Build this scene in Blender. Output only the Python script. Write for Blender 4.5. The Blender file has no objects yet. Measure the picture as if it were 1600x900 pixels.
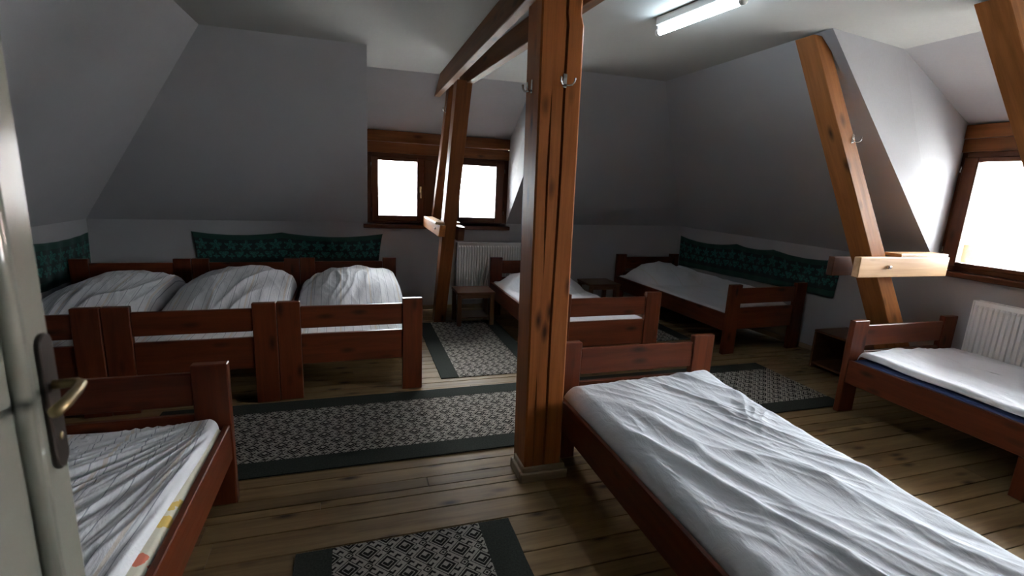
import bpy, bmesh, math, random
import numpy as np
from mathutils import Vector, Matrix, Euler

random.seed(7)
C = bpy.context.scene.collection
PI = math.pi

# ------------------------------------------------------------------ camera
cam_data = bpy.data.cameras.new('camera')
cam = bpy.data.objects.new('camera', cam_data)
C.objects.link(cam)
CR = Matrix(((0.9519250422, 0.0190131230, -0.3057404375),
             (-0.3026971892, 0.2116583853, -0.9292874366),
             (0.0470438710, 0.9771587533, 0.2072381382)))
# columns of CR are camera right / up / back in world space
cam.matrix_world = Matrix.Translation((0, 0, 1.6)) @ CR.to_4x4()
cam_data.sensor_width = 36.0
cam_data.lens = 36.0 * 756.84 / 1600.0
cam_data.clip_start = 0.02
cam_data.clip_end = 300
cam_data.dof.use_dof = True
cam_data.dof.focus_distance = 3.6
cam_data.dof.aperture_fstop = 4.0
bpy.context.scene.camera = cam

# ------------------------------------------------------------------ world
SKY = 30.0
world = bpy.data.worlds.new('world')
bpy.context.scene.world = world
world.use_nodes = True
wn = world.node_tree
for n in list(wn.nodes):
    wn.nodes.remove(n)
wo = wn.nodes.new('ShaderNodeOutputWorld')
bg = wn.nodes.new('ShaderNodeBackground')
bg.inputs['Color'].default_value = (0.92, 0.96, 1.0, 1)
bg.inputs['Strength'].default_value = SKY
# overcast dome: about twice as bright overhead as at the skyline
geo = wn.nodes.new('ShaderNodeTexCoord')
sep = wn.nodes.new('ShaderNodeSeparateXYZ')
wn.links.new(geo.outputs['Generated'], sep.inputs[0])
mr = wn.nodes.new('ShaderNodeMapRange')
mr.inputs['From Min'].default_value = 0.0
mr.inputs['From Max'].default_value = 1.0
mr.inputs['To Min'].default_value = SKY * 0.75
mr.inputs['To Max'].default_value = SKY * 1.6
wn.links.new(sep.outputs[2], mr.inputs['Value'])
wn.links.new(mr.outputs[0], bg.inputs['Strength'])
wn.links.new(bg.outputs[0], wo.inputs[0])

# ------------------------------------------------------------------ exposure
vs = bpy.context.scene.view_settings
vs.view_transform = 'Standard'
vs.look = 'None'
vs.exposure = 1.15
vs.gamma = 1.0
vs.use_curve_mapping = False

# ------------------------------------------------------------------ node helpers
class NT:
    def __init__(s, name):
        s.m = bpy.data.materials.new(name)
        s.m.use_nodes = True
        s.t = s.m.node_tree
        for n in list(s.t.nodes):
            s.t.nodes.remove(n)
        s.out = s.t.nodes.new('ShaderNodeOutputMaterial')
        s.b = s.t.nodes.new('ShaderNodeBsdfPrincipled')
        s.t.links.new(s.b.outputs[0], s.out.inputs[0])

    def n(s, k, **kw):
        x = s.t.nodes.new(k)
        for a, v in kw.items():
            setattr(x, a, v)
        return x

    def l(s, a, b):
        s.t.links.new(a, b)

    def put(s, sock, v):
        if hasattr(v, 'is_linked') or isinstance(v, bpy.types.NodeSocket):
            s.l(v, sock)
        else:
            sock.default_value = v

    def m1(s, op, a, b=None, c=None):
        x = s.n('ShaderNodeMath', operation=op)
        s.put(x.inputs[0], a)
        if b is not None:
            s.put(x.inputs[1], b)
        if c is not None:
            s.put(x.inputs[2], c)
        return x.outputs[0]

    def mix(s, f, a, b):
        x = s.n('ShaderNodeMix', data_type='RGBA')
        s.put(x.inputs[0], f)
        s.put(x.inputs[6], a)
        s.put(x.inputs[7], b)
        return x.outputs[2]

    def ramp(s, f, stops):
        x = s.n('ShaderNodeValToRGB')
        e = x.color_ramp.elements
        while len(e) > 1:
            e.remove(e[-1])
        for i, (p, c) in enumerate(stops):
            if i == 0:
                e[0].position = p
                e[0].color = c
            else:
                q = e.new(p)
                q.color = c
        s.l(f, x.inputs[0])
        return x.outputs[0]

    def coord(s, scale=(1, 1, 1), rnd=True):
        tc = s.n('ShaderNodeTexCoord')
        v = tc.outputs['Object']
        if rnd:
            oi = s.n('ShaderNodeObjectInfo')
            r = s.m1('MULTIPLY', oi.outputs['Random'], 37.0)
            cb = s.n('ShaderNodeCombineXYZ')
            for i in range(3):
                s.l(r, cb.inputs[i])
            ad = s.n('ShaderNodeVectorMath', operation='ADD')
            s.l(v, ad.inputs[0])
            s.l(cb.outputs[0], ad.inputs[1])
            v = ad.outputs[0]
        mp = s.n('ShaderNodeMapping')
        mp.inputs['Scale'].default_value = scale
        s.l(v, mp.inputs[0])
        return mp.outputs[0]

    def noise(s, v, scale, detail=3, rough=0.5, dist=0.0):
        x = s.n('ShaderNodeTexNoise')
        s.l(v, x.inputs['Vector'])
        x.inputs['Scale'].default_value = scale
        x.inputs['Detail'].default_value = detail
        x.inputs['Roughness'].default_value = rough
        x.inputs['Distortion'].default_value = dist
        return x.outputs[0]

    def bump(s, h, strength, dist=0.01):
        x = s.n('ShaderNodeBump')
        x.inputs['Strength'].default_value = strength
        x.inputs['Distance'].default_value = dist
        s.l(h, x.inputs['Height'])
        s.l(x.outputs[0], s.b.inputs['Normal'])


def rgb(*c):
    return (c[0], c[1], c[2], 1)


def wood(name, light, dark, knot, rough=0.4, coat=0.0, spread=0.25, bump=0.25, knots=True, spec=0.3):
    t = NT(name)
    v = t.coord((1.0, 14.0, 14.0))
    g = t.noise(v, 1.6, 5, 0.6, 0.6)
    v2 = t.coord((2.0, 60.0, 60.0))
    g2 = t.noise(v2, 2.5, 3, 0.6)
    f = t.m1('ADD', t.m1('MULTIPLY', g, 0.75), t.m1('MULTIPLY', g2, 0.25))
    col = t.ramp(f, [(0.32, rgb(*dark)), (0.62, rgb(*light))])
    if knots:
        vk = t.coord((3.2, 9.0, 9.0))
        vo = t.n('ShaderNodeTexVoronoi')
        vo.inputs['Scale'].default_value = 1.0
        t.l(vk, vo.inputs['Vector'])
        k = t.ramp(vo.outputs['Distance'], [(0.05, rgb(1, 1, 1)), (0.17, rgb(0.35, 0.35, 0.35)), (0.24, rgb(0, 0, 0))])
        col = t.mix(k, col, rgb(*knot))
    oi = t.n('ShaderNodeObjectInfo')
    br = t.m1('ADD', t.m1('MULTIPLY', oi.outputs['Random'], spread), 1.0 - spread / 2)
    hs = t.n('ShaderNodeHueSaturation')
    t.l(col, hs.inputs['Color'])
    t.l(br, hs.inputs['Value'])
    t.l(hs.outputs[0], t.b.inputs['Base Color'])
    rr = t.m1('ADD', t.m1('MULTIPLY', g2, 0.2), rough - 0.1)
    t.l(rr, t.b.inputs['Roughness'])
    t.b.inputs['Specular IOR Level'].default_value = spec
    t.b.inputs['Coat Weight'].default_value = coat * 0.4
    t.b.inputs['Coat Roughness'].default_value = 0.22
    t.bump(f, bump, 0.003)
    return t.m


def plain(name, col, rough=0.5, metal=0.0, nscale=None, nstr=0.05, var=0.08, coat=0.0, spec=0.4):
    t = NT(name)
    t.b.inputs['Specular IOR Level'].default_value = spec
    t.b.inputs['Roughness'].default_value = rough
    t.b.inputs['Metallic'].default_value = metal
    t.b.inputs['Coat Weight'].default_value = coat
    v = t.coord((1, 1, 1), rnd=False)
    n = t.noise(v, nscale or 6.0, 4, 0.6)
    c2 = tuple(x * (1 - var) for x in col)
    t.l(t.ramp(n, [(0.35, rgb(*c2)), (0.65, rgb(*col))]), t.b.inputs['Base Color'])
    t.bump(n, nstr, 0.004)
    return t.m


M_bed = wood('stained_bed_pine', (0.1080, 0.0245, 0.0079), (0.0612, 0.0130, 0.0043), (0.0216, 0.0058, 0.0029), 0.38, 0.0, spec=0.22)
M_beam = wood('varnished_beam_pine', (0.2880, 0.1080, 0.0304), (0.1760, 0.0600, 0.0160), (0.0480, 0.0160, 0.0064), 0.5, 0.0, spec=0.12)
M_pale = wood('pale_planed_pine', (0.4950, 0.3000, 0.1500), (0.3900, 0.2100, 0.0975), (0.1200, 0.0525, 0.0225), 0.42, 0.15)
M_post = wood('column_pine', (0.290, 0.092, 0.023), (0.185, 0.054, 0.014), (0.0400, 0.0112, 0.0040), 0.45, 0.0, spec=0.14)
M_old = wood('old_brown_beam', (0.150, 0.060, 0.020), (0.088, 0.034, 0.011), (0.0320, 0.0128, 0.0064), 0.6, 0.0, spec=0.10)
M_crack = plain('crack_shadow_wood', (0.09, 0.035, 0.015), 0.8)
M_win = wood('window_wood', (0.085, 0.026, 0.009), (0.050, 0.0145, 0.0055), (0.022, 0.007, 0.0035), 0.42, 0.0, spec=0.18)
M_lint = wood('lintel_wood', (0.19, 0.066, 0.020), (0.12, 0.040, 0.012), (0.04, 0.014, 0.006), 0.5, spec=0.15)
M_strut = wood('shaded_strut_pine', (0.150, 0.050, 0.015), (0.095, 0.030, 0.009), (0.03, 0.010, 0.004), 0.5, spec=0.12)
M_stool = wood('stool_wood', (0.1040, 0.0400, 0.0144), (0.0640, 0.0224, 0.0088), (0.0320, 0.0112, 0.0048), 0.45, 0.1)
M_trim = wood('raw_trim_pine', (0.2760, 0.2040, 0.1260), (0.2100, 0.1500, 0.0900), (0.1200, 0.0720, 0.0360), 0.55)
M_floor = wood('floor_board_pine', (0.215, 0.138, 0.064), (0.130, 0.080, 0.036), (0.0372, 0.0211, 0.0112), 0.50, 0.0, 0.35, 0.3, spec=0.10)
M_sub = plain('dark_floor_gap', (0.035, 0.022, 0.014), 0.9)


def wall_mat(name, col):
    t = NT(name)
    v = t.coord((1, 1, 1), rnd=False)
    n1 = t.noise(v, 1.3, 4, 0.6)
    n2 = t.noise(v, 60, 4, 0.65)
    n3 = t.noise(v, 9, 5, 0.7)
    c = t.ramp(n1, [(0.3, rgb(*[x * 0.95 for x in col])), (0.7, rgb(*col))])
    t.l(c, t.b.inputs['Base Color'])
    t.b.inputs['Roughness'].default_value = 0.85
    t.b.inputs['Specular IOR Level'].default_value = 0.15
    h = t.m1('ADD', t.m1('MULTIPLY', n2, 0.35), t.m1('MULTIPLY', n3, 0.9))
    t.bump(h, 0.25, 0.008)
    return t.m


M_wall = wall_mat('white_plaster', (0.345, 0.335, 0.345))
M_ceil = wall_mat('ceiling_plaster', (0.34, 0.33, 0.315))
M_metal = plain('hook_nickel', (0.62, 0.60, 0.57), 0.25, 1.0)
M_brass = plain('dull_brass', (0.30, 0.24, 0.13), 0.42, 1.0)
M_wbrass = plain('bright_brass', (0.7, 0.58, 0.32), 0.3, 1.0)
M_dmetal = plain('dark_iron_plate', (0.055, 0.045, 0.038), 0.38, 0.6)
M_rad = plain('radiator_enamel', (0.78, 0.77, 0.75), 0.35, 0, 3.0, 0.01, 0.03)
M_door = plain('door_gloss_paint', (0.25, 0.26, 0.215), 0.16, 0, 14.0, 0.10, 0.05, 0.6)
M_green = plain('rug_border_green', (0.038, 0.041, 0.035), 0.95, 0, 120.0, 0.5, 0.35, spec=0.05)


def sheet_mat(name, col, stripe=None, fine=0.0):
    t = NT(name)
    uv = t.n('ShaderNodeUVMap')
    sp = t.n('ShaderNodeSeparateXYZ')
    t.l(uv.outputs[0], sp.inputs[0])
    v = t.coord((1, 1, 1))
    n = t.noise(v, 3.0, 3, 0.5)
    c = t.ramp(n, [(0.3, rgb(*[x * 0.95 for x in col])), (0.7, rgb(*col))])
    if stripe:
        for (per, wid, off, sc, st) in stripe:
            fr = t.m1('FRACT', t.m1('ADD', t.m1('DIVIDE', sp.outputs[0], per), off))
            k = t.m1('LESS_THAN', fr, wid / per)
            c = t.mix(t.m1('MULTIPLY', k, st), c, rgb(*sc))
    t.l(c, t.b.inputs['Base Color'])
    t.b.inputs['Roughness'].default_value = 0.9
    t.b.inputs['Specular IOR Level'].default_value = 0.1
    w = t.coord((2.6, 0.9, 1))
    n2 = t.noise(w, 8.0, 7, 0.62, 0.5)
    t.bump(n2, 0.5, 0.014)
    return t.m


STR = [(0.065, 0.0035, 0.0, (0.20, 0.22, 0.27), 0.75), (0.26, 0.012, 0.37, (0.62, 0.52, 0.42), 0.6),
       (0.13, 0.004, 0.62, (0.45, 0.46, 0.50), 0.6)]
M_sheet = sheet_mat('white_cotton', (0.70, 0.71, 0.745))
M_seam = sheet_mat('white_cotton_seamed', (0.62, 0.64, 0.68), [(1.6, 0.0025, 0.4375, (0.25, 0.26, 0.30), 0.7), (1.6, 0.03, 0.62, (0.80, 0.78, 0.70), 0.6)])
M_sheetB = sheet_mat('white_cotton_faint_stripe', (0.76, 0.77, 0.80), [(0.30, 0.012, 0.2, (0.66, 0.62, 0.55), 0.5)])
M_striped = sheet_mat('striped_cotton', (0.72, 0.72, 0.745), STR)
M_matt = sheet_mat('mattress_ticking', (0.62, 0.60, 0.56), [(0.05, 0.008, 0.0, (0.35, 0.33, 0.38), 0.6)])
M_blue = sheet_mat('blue_mattress_cloth', (0.040, 0.060, 0.140))


def floral():
    t = NT('floral_mattress_cloth')
    v = t.coord((1, 1, 1), rnd=False)
    vo = t.n('ShaderNodeTexVoronoi')
    vo.inputs['Scale'].default_value = 12.0
    t.l(v, vo.inputs['Vector'])
    d = vo.outputs['Distance']
    nn = t.noise(v, 50, 2)
    dd = t.m1('ADD', d, t.m1('MULTIPLY', nn, 0.25))
    k = t.m1('LESS_THAN', dd, 0.52)
    sel = t.n('ShaderNodeSeparateColor')
    t.l(vo.outputs['Color'], sel.inputs[0])
    hue = t.ramp(sel.outputs[0], [(0.0, rgb(0.62, 0.16, 0.10)), (0.35, rgb(0.62, 0.18, 0.11)), (0.4, rgb(0.66, 0.47, 0.12)), (0.72, rgb(0.60, 0.42, 0.10)), (0.75, rgb(0.66, 0.62, 0.5))])
    t.l(t.mix(k, rgb(0.66, 0.62, 0.50), hue), t.b.inputs['Base Color'])
    t.b.inputs['Roughness'].default_value = 0.9
    return t.m


M_floral = floral()


def rug_mat():
    """woven diamonds: lattice turned 45 degrees, nested diamonds and hooked strips between them"""
    t = NT('woven_diamond_pattern')
    tc = t.n('ShaderNodeTexCoord')
    sp = t.n('ShaderNodeSeparateXYZ')
    t.l(tc.outputs['Object'], sp.inputs[0])
    per = 0.158
    a0 = t.m1('DIVIDE', t.m1('ADD', sp.outputs[0], sp.outputs[1]), per)
    b0 = t.m1('DIVIDE', t.m1('SUBTRACT', sp.outputs[0], sp.outputs[1]), per)
    a = t.m1('FRACT', t.m1('ADD', a0, 50.0))
    b = t.m1('FRACT', t.m1('ADD', b0, 50.0))
    Z = 0.70
    c = Z / 2
    da = t.m1('ABSOLUTE', t.m1('SUBTRACT', a, c))
    db = t.m1('ABSOLUTE', t.m1('SUBTRACT', b, c))
    d = t.m1('DIVIDE', t.m1('MAXIMUM', da, db), c)

    def gt(x, y): return t.m1('GREATER_THAN', x, y)
    def lt(x, y): return t.m1('LESS_THAN', x, y)
    def AND(x, y): return t.m1('MULTIPLY', x, y)
    def OR(x, y): return t.m1('MAXIMUM', x, y)
    inblock = lt(d, 1.0)
    ring1 = gt(d, 0.91)
    ring2 = AND(gt(d, 0.50), lt(d, 0.76))
    core = lt(d, 0.42)
    notch = AND(gt(a, c - 0.03), lt(b, c + 0.03))
    core = AND(core, t.m1('SUBTRACT', 1.0, notch))
    blk = AND(inblock, OR(OR(ring1, ring2), core))

    def strip(u, s):
        tt = t.m1('DIVIDE', t.m1('SUBTRACT', u, Z), 1 - Z)
        ss = t.m1('FRACT', t.m1('MULTIPLY', s, 2.0 / Z))
        h1 = AND(lt(ss, 0.26), lt(tt, 0.66))
        h2 = AND(lt(ss, 0.62), AND(gt(tt, 0.38), lt(tt, 0.66)))
        ins = AND(gt(u, Z), lt(s, Z))
        return AND(ins, OR(h1, h2))
    cross = AND(gt(a, Z), gt(b, Z))
    cc = Z + (1 - Z) / 2
    dc = t.m1('MAXIMUM', t.m1('ABSOLUTE', t.m1('SUBTRACT', a, cc)), t.m1('ABSOLUTE', t.m1('SUBTRACT', b, cc)))
    sq = AND(cross, OR(lt(dc, 0.045), AND(gt(dc, 0.09), lt(dc, 0.135))))
    dark = OR(OR(blk, sq), OR(strip(a, b), strip(b, a)))
    v = t.coord((1, 1, 1), rnd=False)
    n = t.noise(v, 160, 2)
    lightc = t.ramp(n, [(0.3, rgb(0.25, 0.225, 0.195)), (0.7, rgb(0.35, 0.315, 0.275))])
    t.l(t.mix(dark, lightc, rgb(0.018, 0.016, 0.014)), t.b.inputs['Base Color'])
    t.b.inputs['Roughness'].default_value = 0.95
    t.b.inputs['Specular IOR Level'].default_value = 0.05
    t.bump(n, 0.6, 0.003)
    return t.m


M_rug = rug_mat()


def tapestry_mat():
    """green damask cloth: a row of pale green vine leaves over bunches, dotted; dark bands top and bottom"""
    t = NT('green_leaf_damask')
    uv = t.n('ShaderNodeUVMap')
    sp = t.n('ShaderNodeSeparateXYZ')
    t.l(uv.outputs[0], sp.inputs[0])
    wn_ = t.n('ShaderNodeTexNoise')
    wn_.inputs['Scale'].default_value = 26.0
    t.l(uv.outputs[0], wn_.inputs['Vector'])
    U = t.m1('ADD', sp.outputs[0], t.m1('MULTIPLY', t.m1('SUBTRACT', wn_.outputs[0], 0.5), 0.040))
    V = t.m1('ADD', sp.outputs[1], t.m1('MULTIPLY', t.m1('SUBTRACT', wn_.outputs[0], 0.5), -0.030))

    def leaf(cx_off, cy, R, lobes, per=0.15, sharp=0.42, rot=0.0):
        x = t.m1('SUBTRACT', t.m1('MULTIPLY', t.m1('FRACT', t.m1('ADD', t.m1('DIVIDE', U, per), cx_off)), per), per / 2)
        y = t.m1('SUBTRACT', V, cy)
        r = t.m1('SQRT', t.m1('ADD', t.m1('MULTIPLY', x, x), t.m1('MULTIPLY', y, y)))
        an = t.m1('ARCTAN2', x, y)
        lob = t.m1('ADD', t.m1('MULTIPLY', t.m1('COSINE', t.m1('MULTIPLY', t.m1('ADD', an, rot), lobes)), sharp), 1.0)
        return t.m1('LESS_THAN', r, t.m1('MULTIPLY', lob, R))
    l1 = leaf(0.0, 0.285, 0.050, 5.0, sharp=0.36)
    l2 = leaf(0.5, 0.175, 0.040, 3.0, sharp=0.30, rot=PI)
    l3 = leaf(0.0, 0.150, 0.026, 4.0, sharp=0.40)
    l5 = leaf(0.25, 0.235, 0.010, 2.0, sharp=0.3, per=0.075)
    k = t.m1('MAXIMUM', t.m1('MAXIMUM', l1, l2), t.m1('MAXIMUM', l3, l5))
    # dotted weave texture inside the leaves
    vo = t.n('ShaderNodeTexVoronoi')
    vo.inputs['Scale'].default_value = 75.0
    t.l(uv.outputs[0], vo.inputs['Vector'])
    dots = t.m1('LESS_THAN', vo.outputs['Distance'], 0.52)
    k = t.m1('MULTIPLY', k, t.m1('ADD', t.m1('MULTIPLY', dots, 0.6), 0.4))
    inside = t.m1('MULTIPLY', t.m1('GREATER_THAN', V, 0.075), t.m1('LESS_THAN', V, 0.355))
    k = t.m1('MULTIPLY', k, inside)
    field = t.mix(inside, rgb(0.006, 0.040, 0.030), rgb(0.004, 0.014, 0.013))
    t.l(t.mix(k, field, rgb(0.014, 0.115, 0.096)), t.b.inputs['Base Color'])
    t.b.inputs['Roughness'].default_value = 0.85
    t.b.inputs['Sheen Weight'].default_value = 0.1
    n = t.noise(uv.outputs[0], 300, 2)
    t.bump(n, 0.3, 0.002)
    return t.m


M_tap = tapestry_mat()


def glass_mat():
    t = NT('window_glass')
    t.t.nodes.remove(t.b)
    tr = t.n('ShaderNodeBsdfTransparent')
    gl = t.n('ShaderNodeBsdfGlossy')
    gl.inputs['Roughness'].default_value = 0.02
    fr = t.n('ShaderNodeFresnel')
    fr.inputs['IOR'].default_value = 1.45
    mx = t.n('ShaderNodeMixShader')
    t.l(fr.outputs[0], mx.inputs[0])
    t.l(tr.outputs[0], mx.inputs[1])
    t.l(gl.outputs[0], mx.inputs[2])
    t.l(mx.outputs[0], t.out.inputs[0])
    tr.inputs[0].default_value = (0.97, 0.98, 0.98, 1)
    return t.m


M_glass = glass_mat()


def emit_mat(name, col, s):
    t = NT(name)
    t.b.inputs['Base Color'].default_value = rgb(0.8, 0.8, 0.8)
    t.b.inputs['Emission Color'].default_value = rgb(*col)
    t.b.inputs['Emission Strength'].default_value = s
    return t.m


M_tube = emit_mat('lit_fluorescent_tube', (0.70, 0.88, 1.0), 26.0)

# ------------------------------------------------------------------ object helpers


def link_mesh(name, me, mat, parent=None):
    o = bpy.data.objects.new(name, me)
    if mat is not None and len(me.materials) == 0:
        me.materials.append(mat)
    C.objects.link(o)
    if parent is not None:
        o.parent = parent
    return o


def tag(o, label=None, cat=None, group=None, kind=None):
    if label: o['label'] = label
    if cat: o['category'] = cat
    if group: o['group'] = group
    if kind: o['kind'] = kind
    return o


def empty(name, loc=(0, 0, 0), rz=0.0, parent=None):
    o = bpy.data.objects.new(name, None)
    o.empty_display_size = 0.1
    o.location = loc
    o.rotation_euler = (0, 0, rz)
    C.objects.link(o)
    if parent is not None:
        o.parent = parent
    return o


def mesh(name, verts, faces, smooth=False):
    me = bpy.data.meshes.new(name)
    me.from_pydata([tuple(v) for v in verts], [], faces)
    me.validate()
    me.update()
    if smooth:
        for p in me.polygons:
            p.use_smooth = True
    return me


BOXF = [(0, 3, 2, 1), (4, 5, 6, 7), (0, 1, 5, 4), (1, 2, 6, 5), (2, 3, 7, 6), (3, 0, 4, 7)]


def bevel_mesh(me, w, seg=1):
    bm = bmesh.new()
    bm.from_mesh(me)
    bmesh.ops.recalc_face_normals(bm, faces=bm.faces)
    if w > 0:
        bmesh.ops.bevel(bm, geom=list(bm.edges), offset=w, segments=seg, affect='EDGES', profile=0.6)
    bm.to_mesh(me)
    bm.free()
    return me


_cache = {}


def box_mesh(x0, x1, y0, y1, z0, z1, bev=0.0):
    k = tuple(round(q, 4) for q in (x0, x1, y0, y1, z0, z1, bev))
    if k in _cache:
        return _cache[k].copy()
    me = mesh('m', [(x0, y0, z0), (x1, y0, z0), (x1, y1, z0), (x0, y1, z0), (x0, y0, z1), (x1, y0, z1), (x1, y1, z1), (x0, y1, z1)], BOXF)
    bevel_mesh(me, bev)
    _cache[k] = me
    return me.copy()


def board(name, mat, p0, p1, w, t, up=(0, 0, 1), parent=None, bev=0.004):
    """a board whose long local X axis runs p0 -> p1; w is the size along the width axis, t along the 'up' side"""
    p0, p1 = Vector(p0), Vector(p1)
    x = (p1 - p0)
    L = x.length
    x.normalize()
    z = Vector(up)
    y = z.cross(x).normalized()
    z = x.cross(y).normalized()
    me = box_mesh(0, L, -w / 2, w / 2, -t / 2, t / 2, bev)
    o = link_mesh(name, me, mat, parent)
    R = Matrix((x, y, z)).transposed().to_4x4()
    o.matrix_local = Matrix.Translation(p0) @ R
    return o


def abox(name, mat, x0, x1, y0, y1, z0, z1, parent=None, bev=0.004):
    """axis box in the parent's frame, stored with its long side along local X"""
    d = [x1 - x0, y1 - y0, z1 - z0]
    cx, cy, cz = (x0 + x1) / 2, (y0 + y1) / 2, (z0 + z1) / 2
    ax = d.index(max(d))
    if ax == 0:
        return board(name, mat, (x0, cy, cz), (x1, cy, cz), d[1], d[2], (0, 0, 1), parent, bev)
    if ax == 1:
        return board(name, mat, (cx, y0, cz), (cx, y1, cz), d[0], d[2], (0, 0, 1), parent, bev)
    return board(name, mat, (cx, cy, z0), (cx, cy, z1), d[0], d[1], (0, 1, 0), parent, bev)


def tube_mesh(pts, r, n=8, cap=True, radii=None):
    pts = [Vector(p) for p in pts]
    V, F = [], []
    prev = None
    for i, p in enumerate(pts):
        if i == 0: d = pts[1] - pts[0]
        elif i == len(pts) - 1: d = pts[-1] - pts[-2]
        else: d = (pts[i + 1] - pts[i - 1])
        d.normalize()
        if prev is None:
            a = Vector((0, 0, 1)) if abs(d.z) < 0.9 else Vector((1, 0, 0))
            u = d.cross(a).normalized()
        else:
            u = (prev - d * prev.dot(d)).normalized()
        prev = u
        w = d.cross(u)
        rr = radii[i] if radii else r
        for k in range(n):
            a = 2 * PI * k / n
            V.append(p + (u * math.cos(a) + w * math.sin(a)) * rr)
    for i in range(len(pts) - 1):
        for k in range(n):
            F.append((i * n + k, i * n + (k + 1) % n, (i + 1) * n + (k + 1) % n, (i + 1) * n + k))
    if cap:
        F.append(tuple(range(n))[::-1])
        F.append(tuple(range((len(pts) - 1) * n, len(pts) * n)))
    me = mesh('m', V, F, True)
    return me


def copy_tree(o, parent=None):
    c = o.copy()
    C.objects.link(c)
    c.parent = parent
    for ch in list(o.children):
        copy_tree(ch, c)
    return c


# ------------------------------------------------------------------ numpy noise
_rng = np.random.RandomState(3)
_perm = _rng.permutation(512)
_ga = _rng.rand(512) * 2 * np.pi


def gnoise(x, y, seed=0):
    x = np.asarray(x, float) + seed * 17.31
    y = np.asarray(y, float) + seed * 5.77
    xi = np.floor(x).astype(int)
    yi = np.floor(y).astype(int)
    xf, yf = x - xi, y - yi
    u = xf * xf * xf * (xf * (xf * 6 - 15) + 10)
    v = yf * yf * yf * (yf * (yf * 6 - 15) + 10)

    def g(ix, iy, dx, dy):
        a = _ga[(_perm[(_perm[ix % 512] + iy) % 512])]
        return np.cos(a) * dx + np.sin(a) * dy
    n00 = g(xi, yi, xf, yf)
    n10 = g(xi + 1, yi, xf - 1, yf)
    n01 = g(xi, yi + 1, xf, yf - 1)
    n11 = g(xi + 1, yi + 1, xf - 1, yf - 1)
    return (n00 * (1 - u) + n10 * u) * (1 - v) + (n01 * (1 - u) + n11 * u) * v


def sstep(a, b, x):
    t = np.clip((x - a) / (b - a), 0, 1)
    return t * t * (3 - 2 * t)


def folds(X, Y, ang, freq, stretch, seed, warp=0.5, sharp=2.0):
    """soft cloth folds running along direction 'ang' (from +Y)"""
    c, s = math.cos(ang), math.sin(ang)
    u = X * c + Y * s          # across the folds
    v = -X * s + Y * c         # along them
    u = u + warp * 0.12 * gnoise(u * 2.0, v * 1.6, seed + 1) * 2
    n = gnoise(u * freq, v * freq / stretch, seed) * 1.6
    r = 1 - np.abs(n)
    return np.clip(r, 0, 1) ** sharp


# ------------------------------------------------------------------ room shell
YB, XL = 6.03, -2.60
HC = 2.6


def poly_obj(name, polys, mat, kind='structure', parent=None):
    V, F = [], []
    for p in polys:
        b = len(V)
        V += [tuple(q) for q in p]
        F.append(tuple(range(b, b + len(p))))
    me = mesh(name, V, F)
    bm = bmesh.new()
    bm.from_mesh(me)
    bmesh.ops.remove_doubles(bm, verts=bm.verts, dist=0.0005)
    bmesh.ops.triangulate(bm, faces=bm.faces, ngon_method='EAR_CLIP')
    bm.to_mesh(me)
    bm.free()
    o = link_mesh(name, me, mat, parent)
    if kind:
        o['kind'] = kind
    return o


def kz(x):   # top of the knee wall along the back
    return 1.065 + (x - XL) / (4.51 - XL) * 0.07


DL, DR = 0.14, 1.86
cL = (-1.02, 4.216, HC)
cR = (2.74, 4.11, HC)
poly_obj('wall_back', [
    [(XL, YB, 0), (DL, YB, 0), (DL, YB, kz(DL)), (XL, YB, kz(XL))],
    [(DL, YB, 0), (DR, YB, 0), (DR, YB, kz(DR)), (DL, YB, kz(DL))],
    [(DR, YB, 0), (4.51, YB, 0), (4.51, YB, kz(4.51)), (DR, YB, kz(DR))],
    [(XL, YB, kz(XL)), (DL, YB, kz(DL)), (0.11, 4.18, HC), cL],
    [(DR, YB, kz(DR)), (4.51, YB, kz(4.51)), cR, (1.72, 4.14, HC)],
    [(0.11, 4.18, HC), (DL, YB, kz(DL)), (DL, YB, 2.15), (0.13, 4.955, HC)],
    [(1.72, 4.14, HC), (1.72, 4.86, HC), (DR, YB, 2.15), (DR, YB, kz(DR))],
    [(0.13, 4.955, HC), (DL, YB, 2.15), (DR, YB, 2.15), (1.72, 4.86, HC)],
], M_wall)
RK = 4.75
yd0, yd1 = 2.80, 0.30
poly_obj('wall_right', [
    [(4.51, YB, 0), (RK, yd0, 0), (RK, yd0, 1.10), (4.51, YB, kz(4.51))],
    [(RK, yd0, 0), (RK, yd1, 0), (RK, yd1, 1.08), (RK, yd0, 1.08)],
    [(RK, yd1, 0), (RK, 0, 0), (RK, 0, 1.10), (RK, yd1, 1.10)],
    [(4.51, YB, kz(4.51)), (RK, yd0, 1.10), (2.72, 2.42, HC), cR],
    [(RK, yd1, 1.10), (RK, 0, 1.10), (2.72, 0, HC), (2.72, 0.36, HC)],
    [(2.72, 2.42, HC), (3.473, 2.52, HC), (RK, 2.80, 2.245), (RK, yd0, 1.08)],
    [(2.72, 0.36, HC), (3.46, 0.34, HC), (RK, yd1, 2.245), (RK, yd1, 1.08)],
    [(3.473, 2.52, HC), (3.46, 0.34, HC), (RK, yd1, 2.245), (RK, 2.80, 2.245)],
], M_wall)
poly_obj('wall_left', [
    [(XL, 0, 0), (XL, YB, 0), (XL, YB, kz(XL)), (XL, 0, kz(XL))],
    [(XL, 0, kz(XL)), (XL, YB, kz(XL)), cL, (-1.026, 3.72, HC), (-1.03, 0, HC)],
], M_wall)
dx0, dx1, dh = -0.435, 0.50, 2.1
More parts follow.
